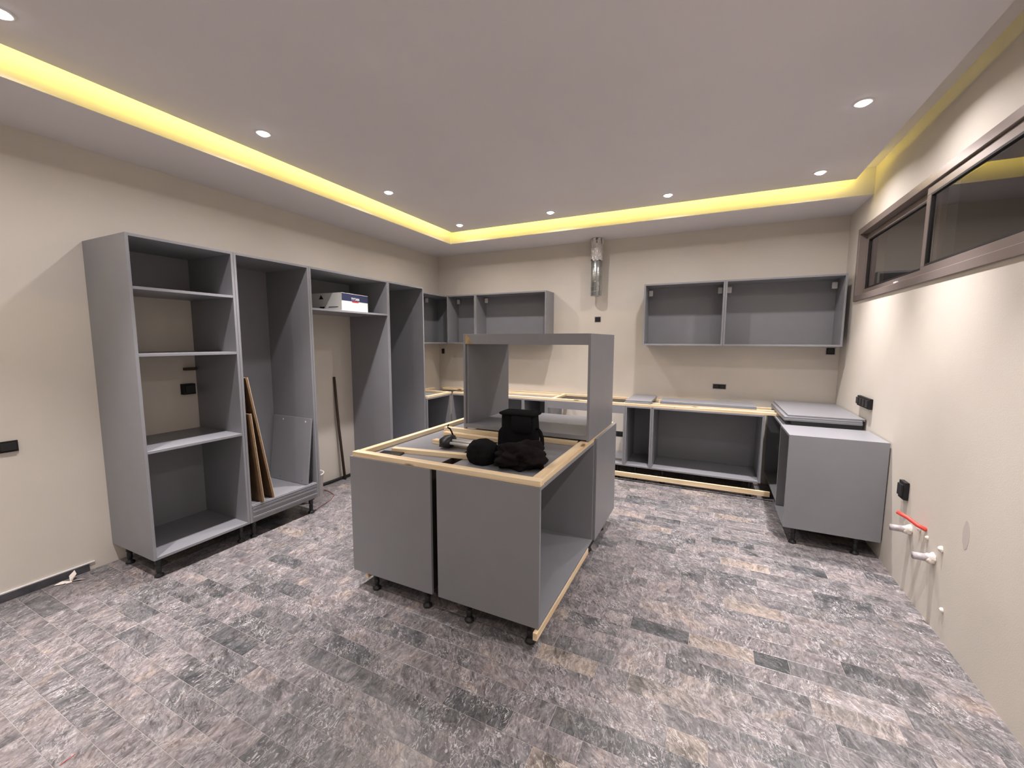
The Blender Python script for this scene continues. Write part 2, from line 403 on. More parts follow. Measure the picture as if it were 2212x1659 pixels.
sash(WY0+0.052, -1.70, W+0.002, W+0.028, 0.055)
box('latch', (W-0.008, -1.36, WZ0+0.048), (W+0.004, -1.30, WZ0+0.064), m_white, win, 0.002)
# outside: boundary wall and a shrub
ow = box('boundary_wall', (W+1.9, -7, -0.02), (W+2.0, 3, 4.2), m_outer, bev=0)
tag(ow, 'dim rendered boundary wall seen through the window', 'wall')
bm = bmesh.new(); rr = random.Random(5)
for i in range(900):
    a = rr.random()*2*math.pi; q = rr.random()**0.5
    c = Vector((W+1.1+0.42*q*math.cos(a), -2.6+1.3*q*math.sin(a)*1.0, 1.5+1.35*rr.random()*(1-0.4*q)))
    u = Vector((rr.uniform(-1, 1), rr.uniform(-1, 1), rr.uniform(-1, 1))).normalized()*0.075
    v_ = u.cross(Vector((rr.uniform(-1, 1), rr.uniform(-1, 1), rr.uniform(-1, 1)))).normalized()*0.026
    bm.faces.new([bm.verts.new(c-u), bm.verts.new(c+v_), bm.verts.new(c+u), bm.verts.new(c-v_)])
sh = empty('shrub', (W+1.1, -2.6, 0), 'dark leafy shrub outside the high window', 'shrub')
me = bpy.data.meshes.new('foliage'); bm.to_mesh(me); bm.free(); me.transform(Matrix.Translation(-sh.location))
tag(link('foliage', me, m_leaf, sh), kind='stuff')
bm = bmesh.new()
for i in range(6):
    bm_tube(bm, [(W+1.1, -2.6, 0), (W+1.1+rr.uniform(-.1, .1), -2.6+rr.uniform(-.3, .3), 1.1), (W+1.1+rr.uniform(-.2, .2), -2.6+rr.uniform(-.9, .9), 2.1)], [0.03, 0.02, 0.008], 6)
me = to_mesh(bm, 'stem', True); me.transform(Matrix.Translation(-sh.location)); link('stem', me, m_mdf, sh)
og = box('ground_outside', (W+0.2, -7, -0.10), (W+2.0, 3, -0.02), m_outer, bev=0); tag(og, kind='structure')

# ---------------------------------------------------------------- ceiling lamps and led tape
me_trim = None
def ring_mesh():
    bm = bmesh.new(); n = 28
    prof = [(0.034, 0.0), (0.034, -0.004), (0.046, -0.005), (0.050, -0.001), (0.050, 0.0)]
    rings = [[bm.verts.new((r*math.cos(2*math.pi*k/n), r*math.sin(2*math.pi*k/n), z)) for k in range(n)] for r, z in prof]
    for a, b_ in zip(rings, rings[1:]+rings[:1]):
        for k in range(n): bm.faces.new((a[k], a[(k+1) % n], b_[(k+1) % n], b_[k]))
    return to_mesh(bm, 'trim_ring', True)
me_trim = ring_mesh(); me_trim.materials.append(m_white)
bm = bmesh.new(); bm_lathe(bm, [(0.033, 0.0), (0.033, -0.004), (0.030, -0.010), (0.021, -0.015), (0.008, -0.0175)], 24)
me_lens = to_mesh(bm, 'lens', True); me_lens.materials.append(m_lamp)
ld = bpy.data.lights.new('bulb', 'SPOT'); ld.shadow_soft_size = 0.028; ld.energy = LAMP; ld.color = LAMPCOL; ld.spot_size = BEAM; ld.spot_blend = 1.0
lw = bpy.data.lights.new('spill', 'AREA'); lw.shape = 'DISK'; lw.size = 0.06; lw.energy = LAMPWIDE; lw.color = LAMPCOL; lw.spread = math.radians(159)
lamps = [(1.045, -1.00, 'downlight nearest the far left ceiling corner'),
         (1.045, -2.21, 'downlight above the far tall units, second from the left corner'),
         (1.060, -3.42, 'nearest full downlight above the row of tall units'),
         (1.045, -4.56, 'downlight cut by the left edge of the photo'),
         (2.200, -1.00, 'downlight left of the steel duct'),
         (3.393, -1.02, 'downlight right of the steel duct, before the right wall units'),
         (4.565, -1.05, 'downlight nearest the far right ceiling corner'),
         (4.557, -2.15, 'largest downlight, above the high window side'),
         (4.56, -3.35, 'downlight right of the camera, outside the picture'), (4.56, -4.6, 'downlight just above and right of the camera, unseen'), (1.05, -5.8, 'downlight behind the camera in the left row, unseen'),
         (4.56, -5.9, 'downlight behind the camera in the right row, unseen'), (1.6, -7.3, 'downlight by the rear wall, left one, unseen'), (3.9, -7.3, 'downlight by the rear wall, right one, unseen')]  # the unseen downlights carry the rows on, added for the light they give
for x, y, lab in lamps:
    d = empty('downlight', (x, y, H2), ('white round recessed ' + lab) if lab else 'white round recessed downlight behind the camera', 'ceiling light', 'recessed downlights in the ceiling panel')
    link('trim_ring', me_trim, None, d); link('lens', me_lens, None, d)
    lo = bpy.data.objects.new('bulb', ld); C.objects.link(lo); lo.parent = d; lo.location = (0, 0, -0.050)
    lo = bpy.data.objects.new('spill', lw); C.objects.link(lo); lo.parent = d; lo.location = (0, 0, -0.0190)
s1 = box('led_strip', (PL+0.002, YF+0.1, H2+0.0155), (PL+0.014, PB-0.03, H2+0.024), m_led, bev=0)
tag(s1, 'yellow led tape glowing along the left edge of the ceiling panel', 'led strip', 'yellow cove led tapes')
s2 = box('led_strip', (PL+0.03, PB-0.014, H2+0.0155), (PR-0.02, PB-0.002, H2+0.024), m_led, bev=0)
tag(s2, 'yellow led tape glowing along the far edge of the ceiling panel', 'led strip', 'yellow cove led tapes')

# ---------------------------------------------------------------- cabinets
T = 0.018
LEG = {}
def leg_mesh(h):
    k = round(h, 3)
    if k not in LEG:
        bm = bmesh.new()
        bm_lathe(bm, [(0.026, 0), (0.028, 0.004), (0.026, 0.014), (0.014, 0.022), (0.012, 0.030), (0.0165, 0.034), (0.0165, h*0.55), (0.014, h*0.57), (0.014, h*0.62),
                      (0.019, h*0.64), (0.019, h-0.012), (0.034, h-0.010), (0.034, h)], 14)
        me = to_mesh(bm, 'leg', False); me.materials.append(m_black)
        for p in me.polygons: p.use_smooth = len(p.vertices) == 4
        LEG[k] = me
    return LEG[k]

def legs(parent, pts, h):
    for x, y in pts:
        link('leg', leg_mesh(h), None, parent, Vector((x, y, 0))-parent_loc(parent))

def unit(name, lo, hi, label, cat='cabinet', group=None, face='+x', shelves=(), back=True, top=True, bottom=True, legpts=(), backs=None, bottom_z=None, sides=(1, 1), rb=0.0):
    """carcass between lo and hi, open towards face (+x, -x or -y)"""
    (xa, ya, za), (xb, yb, zb) = lo, hi
    e = empty(name, ((xa+xb)/2, (ya+yb)/2, 0), label, cat, group)
    if face in ('+x', '-x'):
        if sides[0]: box('side_panel', (xa, ya, za), (xb, ya+T, zb), m_grey, e)
        if sides[1]: box('side_panel', (xa, yb-T, za), (xb, yb, zb), m_grey, e)
        ia, ib = ya+T, yb-T
        bx = (xa+rb, xa+rb+0.008) if face == '+x' else (xb-rb-0.008, xb-rb)
        def slab(n, z0, z1, inset=0.0):
            if face == '+x': box(n, (xa+rb+0.008, ia, z0), (xb-inset, ib, z1), m_grey, e)
            else: box(n, (xa+inset, ia, z0), (xb-rb-0.008, ib, z1), m_grey, e)
        def bk(z0, z1): box('back_panel', (bx[0], ia, z0), (bx[1], ib, z1), m_grey, e)
    else:
        if sides[0]: box('side_panel', (xa, ya, za), (xa+T, yb, zb), m_grey, e)
        if sides[1]: box('side_panel', (xb-T, ya, za), (xb, yb, zb), m_grey, e)
        ia, ib = xa+T, xb-T
        def slab(n, z0, z1, inset=0.0): box(n, (ia, ya+inset, z0), (ib, yb-0.008, z1), m_grey, e)
        def bk(z0, z1): box('back_panel', (ia, yb-0.008, z0), (ib, yb, z1), m_grey, e)
    if top: slab('top_panel', zb-T, zb)
    bz = bottom_z if bottom_z is not None else za
    if bottom: slab('bottom_panel', bz, bz+T)
    for s in shelves: slab('shelf', s-T/2, s+T/2, 0.002)
    if backs:
        for z0, z1 in backs: bk(z0, z1)
    elif back: bk(za, zb)
    legs(e, legpts, za)
    return e

XD, ZB, ZT = 0.5756, 0.138, 2.2555
t1 = unit('tall_cabinet', (0.002, -4.017, ZB), (XD, -3.381, ZT), 'tall grey cabinet with three shelves, nearest of the tall row, socket visible inside', group='tall cabinets along the left wall',
     shelves=(1.925, 1.502, 0.868), backs=[(1.925, ZT), (ZB, 0.868)], legpts=[(0.525, -3.975), (0.13, -3.975), (0.525, -3.43), (0.13, -3.43)])
t2 = unit('tall_cabinet', (0.002, -3.379, ZB), (XD, -2.736, ZT), 'tall grey cabinet without shelves, grooved grille at its foot, boards leaning inside', group='tall cabinets along the left wall',
     bottom_z=0.262, legpts=[(0.53, -3.33), (0.13, -3.33), (0.54, -2.80), (0.13, -2.80)])
gr = box('grille_panel', (XD-0.016, -3.379+T, ZB), (XD-0.002, -2.736-T, 0.282), m_grey, t2)
for z in (0.170, 0.178, 0.215, 0.223, 0.246, 0.254, 0.268):
    box('slat', (XD-0.002, -3.379+T+0.006, z), (XD+0.0035, -2.736-T-0.006, z+0.004), m_grey, gr, 0.0006)
t3 = unit('tall_cabinet', (0.002, -2.734, ZB), (XD, -1.739, ZT), 'wide tall grey surround with one high compartment holding a box, open niche below', group='tall cabinets along the left wall',
     shelves=(1.884,), backs=[(1.884, ZT)], bottom=False, legpts=[(0.30, -1.80)])
t4 = unit('tall_cabinet', (0.002, -1.737, ZB), (XD, -1.112, ZT), 'tall grey open cabinet farthest along the row, next to the corner wall unit', group='tall cabinets along the left wall',
     legpts=[(0.53, -1.69), (0.53, -1.16)])

# wall units
UZ0, UZ1 = 1.560, 2.248
def hanger(parent, x, y, z, ax):
    s = (0.022, 0.012) if ax == 'x' else (0.012, 0.022)
    box('hanging_bracket', (x-s[0], y-s[1], z-0.035), (x+s[0], y+s[1], z+0.030), m_white, parent, 0.004)
u0 = unit('wall_cabinet', (0.002, -1.110, UZ0), (0.335, -0.02, UZ1), 'dark grey wall unit on the left wall beside the last tall cabinet', group='left run of wall units')
hanger(u0, 0.05, -0.36, 2.19, 'x')
u1 = unit('wall_cabinet', (0.357, -0.293, UZ0), (0.829, -0.002, UZ1), 'narrow grey wall unit in the far left corner', group='left run of wall units', face='-y')
hanger(u1, 0.40, -0.05, 2.18, 'x')
u2 = unit('wall_cabinet', (0.831, -0.293, UZ0), (1.890, -0.002, UZ1), 'wide grey wall unit left of the steel duct', group='left run of wall units', face='-y')
hanger(u2, 0.875, -0.05, 2.18, 'x')
u3 = unit('wall_cabinet', (3.105, -0.325, UZ0-0.005), (3.935, -0.002, UZ1+0.003), 'grey wall unit right of the steel duct, the left half of the right pair', group='right pair of wall units', face='-y')
hanger(u3, 3.15, -0.10, 2.17, 'x'); hanger(u3, 3.89, -0.10, 2.17, 'x')
u4 = unit('wall_cabinet', (3.937, -0.325, UZ0-0.005), (4.972, -0.002, UZ1+0.003), 'widest grey wall unit, next to the right wall', group='right pair of wall units', face='-y')
hanger(u4, 3.98, -0.10, 2.17, 'x'); hanger(u4, 4.92, -0.10, 2.17, 'x')

# base units along the back wall and its two returns
BY, BZ0, BZ1 = -0.560, 0.165, 0.868
b0 = unit('base_cabinet', (0.01, -1.109, BZ0), (0.60, -0.585, BZ1), 'black-inside grey base unit on the left wall, in the far left corner', legpts=[(0.5, -1.05)])
b1 = unit('base_cabinet', (0.604, BY, BZ0), (1.690, -0.01, BZ1), 'wide grey base unit behind the island, left part of the back run', face='-y', shelves=(), legpts=[(0.8, -0.5), (1.6, -0.5)])
b2 = unit('base_cabinet', (1.692, BY, BZ0), (2.008, -0.01, BZ1), 'narrow dark grey base unit seen through the island frame', face='-y', legpts=[(1.85, -0.5)])
b3 = unit('base_cabinet', (2.010, BY, BZ0), (2.975, -0.01, BZ1), 'backless grey oven base unit with wide top rail, wall and socket seen through', face='-y', back=False, top=False, legpts=[(2.1, -0.5), (2.9, -0.5)])
box('rail', (2.010+T, BY, 0.775), (2.975-T, BY+T, BZ1), m_grey, b3)
b4 = unit('base_cabinet', (2.977, BY, BZ0), (3.268, -0.01, BZ1), 'narrow grey base unit left of the widest base unit', face='-y', legpts=[(3.1, -0.5)])
b5 = unit('base_cabinet', (3.270, BY, BZ0), (4.345, -0.01, BZ1), 'widest grey base unit, right part of the back run', face='-y', legpts=[(3.4, -0.5), (4.25, -0.5)])
for b_ in (b1, b2, b3, b4, b5): pass
r2 = unit('base_cabinet', (4.430, -1.085, 0.14), (5.015, -0.02, 0.866), 'grey base unit by the right wall, behind the nearest one and under the board stack', face='-x', legpts=[(4.5, -0.65), (4.95, -1.03)], sides=(1, 1))
r1 = unit('base_cabinet', (4.412, -1.548, 0.135), (5.018, -1.095, 0.882), 'grey base unit with closed side towards the camera, nearest on the right wall', face='-x', legpts=[(4.49, -1.50), (4.885, -1.50), (4.49, -1.13), (4.95, -1.13)])

# pine battens ------------------------------------------------------
def batten(name, lo, hi, parent=None):
    """pine length; grain runs along its longer horizontal side"""
    lo = Vector(lo); hi = Vector(hi); c = (lo+hi)/2; s = hi-lo
    al = s.x >= s.y
    L_ = s.x if al else s.y; w_ = s.y if al else s.x
    bm = bmesh.new(); bm_box(bm, (-L_/2, -w_/2, -s.z/2), (L_/2, w_/2, s.z/2), 0.0015)
    return link(name, to_mesh(bm, name), m_pine, parent, c-parent_loc(parent), (0, 0, 0 if al else math.pi/2))
ZA, ZC = BZ1+0.0008, BZ1+0.028
wfm = empty('batten_frame', (2.4, -0.3, BZ1), 'long pine batten frame on top of the back base units', 'batten frame')
batten('batten', (0.62, BY+0.002, ZA), (3.5, BY+0.048, ZC), wfm)
batten('batten', (3.502, BY+0.004, ZA), (4.50, BY+0.050, ZC), wfm)
batten('batten', (0.06, -0.055, ZA), (3.9, -0.010, ZC), wfm)
batten('batten', (0.20, -0.215, ZA), (2.05, -0.175, ZC), wfm)
batten('batten', (2.06, BY+0.05, ZA), (2.105, -0.058, ZC), wfm)
batten('batten', (2.95, BY+0.05, ZA), (2.995, -0.058, ZC), wfm)
batten('batten', (0.555, -1.10, ZA), (0.60, BY+0.0, ZC), wfm)
batten('batten', (0.03, -1.10, ZA), (0.075, -0.22, ZC), wfm)
batten('batten', (0.08, -0.60, ZA), (0.55, -0.555, ZC), wfm)
batten('batten', (3.20, -0.40, ZA), (4.47, -0.36, ZC), wfm)
batten('batten', (3.30, -0.20, ZA), (4.44, -0.16, ZC), wfm)
pb = batten('plinth_batten', (0.70, -0.590, 0.045), (4.43, -0.565, 0.096)); tag(pb, 'long pine plinth batten at floor level under the back base units', 'batten')

# boards lying on the battens
def slab_board(name, lo, hi, label, rz=0, mat=None):
    o = box(name, lo, hi, mat or m_grey, None, 0.0012); o.rotation_euler.z = rz
    return tag(o, label, 'board')
slab_board('small_board', (2.965, -0.535, ZC+0.0008), (3.250, -0.015, ZC+0.0185), 'small grey board lying on the battens right of the island frame')
slab_board('small_board', (2.972, -0.530, ZC+0.019), (3.255, -0.012, ZC+0.0365), 'upper small grey board stacked on another, right of the island frame')
lb = slab_board('long_board', (3.335, -0.400, ZC+0.0008), (4.285, -0.085, ZC+0.030), 'long grey board lying flat on battens under the right socket')
st_z = 0.8664
for i, (xa, ya, xb, yb) in enumerate([(4.50, -1.00, 5.0, -0.96), (4.50, -0.66, 5.0, -0.62)]):
    o = box('spacer_block', (xa, ya, st_z+0.0005), (xb, yb, 0.9035), m_black, None, 0.001)
    tag(o, ['dark spacer strip under the front of the board stack', 'dark spacer strip under the middle of the board stack'][i], 'spacer')
slab_board('stacked_board', (4.445, -1.005, 0.904), (5.000, -0.100, 0.922), 'lowest grey board of the stack in the far right corner')
slab_board('stacked_board', (4.447, -1.003, 0.9225), (4.998, -0.105, 0.940), 'middle grey board of the stack in the far right corner')
slab_board('stacked_board', (4.475, -0.985, 0.9405), (5.020, -0.030, 0.956), 'topmost grey board of the stack in the far right corner')

# ---------------------------------------------------------------- island
IZ0, IZ1 = 0.117, 0.873
a1 = unit('island_cabinet', (1.803, -3.474, IZ0), (2.427, -2.412, IZ1), 'grey island base unit on the left, its closed end facing the camera', face='-x', rb=0.022, legpts=[(1.955, -3.43), (2.36, -3.43), (1.95, -2.5), (2.36, -2.5)])
a2 = unit('island_cabinet', (2.470, -3.474, IZ0), (3.100, -2.412, IZ1), 'grey island base unit on the right, open towards the right wall', face='+x', rb=0.016, legpts=[(2.655, -3.43), (3.035, -3.43), (2.6, -2.5), (3.035, -2.50)])
a3 = unit('island_cabinet', (1.803, -2.410, IZ0), (2.427, -1.735, IZ1), 'rear left grey island unit under the open frame', face='-x', legpts=[(1.95, -2.3), (1.95, -1.8)])
a4 = unit('island_cabinet', (2.470, -2.410, IZ0), (3.098, -1.735, IZ1), 'rear right grey island unit with a plain door, under the open frame', face='+x', legpts=[(3.05, -2.34), (3.05, -1.95)])
for xa_ in (2.4055, 2.4845):  # thin dark sheets added to blacken the gap between the island units
    box('gap_sheet', (xa_, -3.454, IZ0+0.002), (xa_+0.001, -2.432, IZ1-0.001), m_sheet, a1 if xa_ < 2.44 else a2, 0)['label'] = 'thin dark sheet added to blacken the island gap'
box('door', (3.099, -2.405, IZ0+0.002), (3.117, -1.737, 0.893), m_grey, a4, 0.001)
ifr = empty('batten_frame', (2.45, -2.9, IZ1), 'pine batten frame round the edge of the island top', 'batten frame')
z0, z1 = IZ1+0.0006, IZ1+0.031
batten('batten', (1.822, -3.470, z0), (3.100, -3.418, z1), ifr)
batten('batten', (3.035, -3.416, z0), (3.096, -1.760, z1), ifr)
batten('batten', (1.830, -3.416, z0), (1.872, -1.760, z1), ifr)
def loose(xa, xb, ya, yb, y2, label, name='loose_batten'):
    o = batten(name, (xa, ya, z0), (xb, yb, z1-0.002)); o.rotation_euler.z = math.atan2(y2, xb-xa)
    return tag(o, label, 'batten', 'loose pine battens across the island top')
loose(1.975, 2.56, -3.250, -3.206, 0.085, 'loose pine batten in front, running under the black clothes')
loose(2.080, 2.60, -2.998, -2.952, -0.03, 'short visible loose pine batten under the tripod head')
loose(2.000, 2.72, -2.752, -2.706, -0.02, 'loose pine batten running behind the black bag')
o = batten('loose_batten', (1.91, -2.600, z0), (3.02, -2.555, z1)); tag(o, 'loose pine batten right under the front of the open frame', 'batten', 'loose pine battens across the island top')
pb2 = batten('plinth_batten', (3.078, -3.500, 0.070), (3.101, -2.52, 0.112)); tag(pb2, 'pine batten along the lower right edge of the island', 'batten')
pb3 = batten('plinth_batten', (1.868, -3.440, 0.060), (1.892, -1.80, 0.112)); tag(pb3, 'pine batten along the lower left edge of the island, end showing by the leg', 'batten')

# open tower frame on the island
FX0, FX1, FY0, FY1, FZ0, FZ1 = 2.083, 3.100, -2.574, -1.843, 0.9055, 1.653
tw = empty('open_frame_cabinet', ((FX0+FX1)/2, (FY0+FY1)/2, FZ0), 'backless grey frame cabinet standing on the island, seen through', 'cabinet')
box('side_panel', (FX0, FY0, FZ0), (FX0+T, FY1, FZ1), m_grey, tw)
box('inner_side_panel', (FX0+T+0.001, FY0+0.018, FZ0+0.035), (FX0+2*T, FY1, FZ1-0.02), m_grey, tw)
box('side_panel', (FX1-T, FY0, FZ0), (FX1, FY1, FZ1), m_grey, tw)
box('top_panel', (FX0+T, FY0+T, FZ1-T), (FX1-T, FY1, FZ1), m_grey, tw)
rl = box('rail', (FX0+T, FY0, FZ1-0.078), (FX1-T, FY0+T, FZ1), m_grey, tw)
box('rail', (FX0+T, FY1-T, FZ1-0.078), (FX1-T, FY1, FZ1-T), m_grey, tw)
box('bottom_panel', (FX0+T, FY0, FZ0+0.010), (FX1-T, FY1, FZ0+0.040), m_grey, tw)
m_glue = newmat('glue_stain', (0.46, 0.33, 0.17), 0.6, var=0.4, vscale=30)
bm = bmesh.new()
pp = [(0, 0), (0.070, 0), (0.052, 0.028), (0.038, 0.040), (0.034, 0.062), (0.012, 0.072), (0, 0.072)]
vs = [bm.verts.new((x, 0, z)) for x, z in pp]; vs2 = [bm.verts.new((x, -0.0006, z)) for x, z in pp]
bm.faces.new(vs); bm.faces.new(vs2[::-1])
for i in range(len(pp)): bm.faces.new((vs[i], vs[(i+1) % len(pp)], vs2[(i+1) % len(pp)], vs2[i]))
link('glue_patch', to_mesh(bm, 'glue_patch'), m_glue, rl, Vector((FX0+T+0.001, FY0-0.0002, FZ1-0.076))-parent_loc(rl))['label'] = 'pale yellow glue patch'

# ---------------------------------------------------------------- things on the island
DZ = IZ1+0.0008
ph = empty('phone', (2.005, -3.315, DZ), 'black smartphone lying on the island beside the front left batten', 'phone', rz=0.25)
bm = bmesh.new(); bm_box(bm, (-0.078, -0.036, 0), (0.078, 0.036, 0.008), 0.003); link('body', to_mesh(bm, 'body'), m_black, ph)
bm = bmesh.new(); bm_box(bm, (-0.073, -0.032, 0.0081), (0.073, 0.032, 0.0088), 0.0); link('screen', to_mesh(bm, 'screen'), m_screen, ph)

def soft(name, rings, mat, parent, amp=0.004, seed=0, n=36, freq=9, fine=0.0):
    """lofted soft shape: rings of (centre, rx, ry, squareness) from bottom to top"""
    bm = bmesh.new(); R_ = []
    for (cx, cy, z), rx, ry, sq in rings:
        rg = []
        for k in range(n):
            a = 2*math.pi*k/n; c, s = math.cos(a), math.sin(a)
            e = sq
            px = math.copysign(abs(c)**e, c)*rx; py = math.copysign(abs(s)**e, s)*ry
            p = Vector((cx+px, cy+py, z)); d = noise.noise(p*freq+Vector((seed, 0, 0)))*amp + noise.noise(p*freq*3)*fine
            nrm = Vector((px, py, 0)).normalized() if rx > 0.002 else Vector((0, 0, 1))
            rg.append(bm.verts.new(p + nrm*d))
        R_.append(rg)
    for a, b_ in zip(R_, R_[1:]):
        for k in range(n): bm.faces.new((a[k], a[(k+1) % n], b_[(k+1) % n], b_[k]))
    bm.faces.new(R_[0][::-1]); bm.faces.new(R_[-1])
    me = to_mesh(bm, name, True)
    me.transform(Matrix.Translation(-parent_loc(parent)) if parent else Matrix.Identity(4))
    return link(name, me, mat, parent)

bx, by = 2.705, -2.850
bag = empty('camera_bag', (bx, by, DZ), 'tall boxy black shoulder bag standing on the island', 'bag')
soft('body', [((bx, by, DZ), 0.118, 0.062, 0.35), ((bx, by, DZ+0.02), 0.124, 0.068, 0.35), ((bx, by, DZ+0.12), 0.122, 0.066, 0.35),
              ((bx, by, DZ+0.235), 0.118, 0.062, 0.35), ((bx, by, DZ+0.245), 0.112, 0.056, 0.4)], m_fabric, bag, 0.004, 3)
soft('lid', [((bx, by, DZ+0.240), 0.124, 0.072, 0.25), ((bx, by, DZ+0.246), 0.131, 0.078, 0.25), ((bx, by, DZ+0.254), 0.130, 0.077, 0.25), ((bx, by, DZ+0.262), 0.115, 0.062, 0.3)], m_fabric, bag, 0.002, 5)
fp = soft('flap', [((bx+0.035, by-0.066, DZ+0.125), 0.055, 0.006, 0.4), ((bx+0.035, by-0.068, DZ+0.14), 0.066, 0.008, 0.4), ((bx+0.035, by-0.066, DZ+0.24), 0.070, 0.010, 0.35)], m_fabric, bag, 0.001, 8)
soft('pocket', [((bx-0.118, by, DZ+0.002), 0.022, 0.05, 0.4), ((bx-0.124, by, DZ+0.03), 0.027, 0.052, 0.4), ((bx-0.124, by, DZ+0.12), 0.022, 0.05, 0.4), ((bx-0.118, by, DZ+0.15), 0.006, 0.04, 0.5)], m_fabric, bag, 0.002, 9)
pts = [(bx+0.120, by-0.01, DZ+0.150), (bx+0.136, by-0.02, DZ+0.158), (bx+0.155, by-0.03, DZ+0.140), (bx+0.172, by-0.04, DZ+0.105), (bx+0.178, by-0.05, DZ+0.065),
       (bx+0.172, by-0.05, DZ+0.032), (bx+0.152, by-0.05, DZ+0.012), (bx+0.122, by-0.04, DZ+0.014)]
tube('strap', pts, [0.006, 0.008, 0.012, 0.014, 0.015, 0.014, 0.012, 0.010], m_fabric, bag, 8)

def blob(name, c, rad, mat, label, cat, amp, freq, seed, folds=0.0, sub=5, tail=None):
    bm = bmesh.new(); bmesh.ops.create_icosphere(bm, subdivisions=sub, radius=1.0)
    for v in bm.verts:
        d = v.co.normalized(); s = Vector((seed, seed*2, 0))
        k = 1 + amp*noise.noise(d*freq+s) + amp*0.45*noise.noise(d*freq*2.3+s)
        if folds: k += folds*(abs(noise.noise(Vector((d.x*1.6+d.y, d.y*2.6, d.z*3.0))+s))-0.25)
        p = Vector((d.x*rad[0]*k, d.y*rad[1]*k, d.z*rad[2]*k))
        if tail: p.z -= tail*max(0, d.x)**2*rad[2]; 
        if p.z < -rad[2]*0.62: p.z = -rad[2]*0.62
        v.co = p
    zmin = min(v.co.z for v in bm.verts)
    for v in bm.verts: v.co.z -= zmin
    o = link(name, to_mesh(bm, name, True), mat, None, (c[0], c[1], DZ))
    return tag(o, label, cat)
sb_ = blob('soft_pouch', (2.628, -3.215), (0.102, 0.092, 0.090), m_fabric, 'round black soft pouch on the island in front of the tripod', 'bag', 0.10, 1.6, 4)
jk = blob('jacket', (2.858, -3.170), (0.148, 0.15, 0.085), m_fabric2, 'crumpled dark brown-black jacket heaped in front of the bag', 'jacket', 0.36, 1.5, 12, folds=0.28)
jk.rotation_euler.z = -0.12
# tripod
TX, TY = 0.105, -0.085
tp = empty('tripod', (2.165+TX, -2.935+TY, z1), 'folded tripod with silver legs lying across the island battens', 'tripod')
for i, (dy, dz) in enumerate(((-0.040, 0.012), (-0.012, 0.024), (0.016, 0.012), (0.040, 0.020))):
    y = -2.935+TY+dy; zz = z1+dz
    tube('leg', [(2.18+TX, y, zz), (2.36+TX, y+0.002, zz-0.002), (2.44+TX, y+0.004, zz-0.003)], 0.0105, m_satin, tp, 10)
soft('head', [((2.240, -3.030, z1-0.018), 0.040, 0.055, 0.7), ((2.240, -3.030, z1+0.002), 0.046, 0.066, 0.7), ((2.240, -3.025, z1+0.028), 0.046, 0.062, 0.7), ((2.246, -3.015, z1+0.046), 0.034, 0.045, 0.8), ((2.248, -3.010, z1+0.054), 0.010, 0.014, 0.9)], m_black, tp, 0.012, 2, freq=30)
tube('wrist_strap', [(2.255, -2.980, z1+0.040), (2.232, -2.965, z1+0.065), (2.210, -2.955, z1+0.085), (2.190, -2.950, z1+0.088), (2.190, -2.950, z1+0.100), (2.198, -2.950, z1+0.112)], [0.007, 0.006, 0.006, 0.006, 0.004, 0.004], m_fabric, tp, 6)

# ---------------------------------------------------------------- inside the tall cabinets
def lean(name, base_y, top_y, z0_, z1_, xa, xb, mat, label, cat='board', edge=None, holes=None, th=0.016):
    """board standing on edge at z0_, its top leaning in Y against a divider"""
    hgt = math.hypot(top_y-base_y, z1_-z0_); ang = math.atan2(top_y-base_y, z1_-z0_)
    e = empty(name, ((xa+xb)/2, base_y, z0_), label, cat)
    bm = bmesh.new(); bm_box(bm, (-(xb-xa)/2, -th/2, 0), ((xb-xa)/2, th/2, hgt), 0.0008)
    me = to_mesh(bm, 'panel'); o = link('panel', me, mat, e, (0, 0, 0), (-ang, 0, 0))
    if edge:
        bm = bmesh.new(); bm_box(bm, ((xb-xa)/2, -th/2, 0), ((xb-xa)/2+0.0012, th/2, hgt)); bm_box(bm, (-(xb-xa)/2, -th/2, hgt), ((xb-xa)/2+0.0012, th/2, hgt+0.0012))
        link('edge_band', to_mesh(bm, 'edge_band'), edge, e, (0, 0, 0), (-ang, 0, 0))
        bm = bmesh.new(); bm_box(bm, ((xb-xa)/2-0.01, th/2, 0), ((xb-xa)/2+0.0012, th/2+0.0035, hgt+0.0012))
        link('laminate_edge', to_mesh(bm, 'laminate_edge'), m_pale, e, (0, 0, 0), (-ang, 0, 0))['label'] = 'thin pale laminate edge'
    for (hx, hz, big) in holes or []:
        r = 0.008 if big else 0.004
        bm = bmesh.new(); bm_lathe(bm, [(r, 0), (r, 0.0008)], 12, axis=(0, -1, 0), centre=(hx, -th/2, hz))
        link('hole', to_mesh(bm, 'hole'), m_white if big else m_void, e, (0, 0, 0), (-ang, 0, 0))
    return e
m_edge = newmat('brown_edge', (0.21, 0.125, 0.06), 0.6, var=0.3, vscale=40)
m_pale = newmat('pale_edge', (0.68, 0.58, 0.44), 0.5)
bz = 0.282
lean('brown_board', -3.175, -3.338, bz, 1.305, 0.10, 0.572, m_mdf, 'taller raw brown board leaning in the grille cabinet', edge=m_edge)
lean('brown_board', -3.275, -3.340, bz-0.0, 1.02, 0.30, 0.590, m_mdf, 'shorter raw brown board leaning in front of the taller one', edge=m_edge)
lean('grey_board', -2.842, -2.768, bz, 0.885, 0.045, 0.565, m_grey, 'loose grey shelf board leaning right in the grille cabinet', holes=[(-0.12, 0.575, True), (0.19, 0.575, True), (-0.12, 0.03, False), (0.19, 0.03, False)])

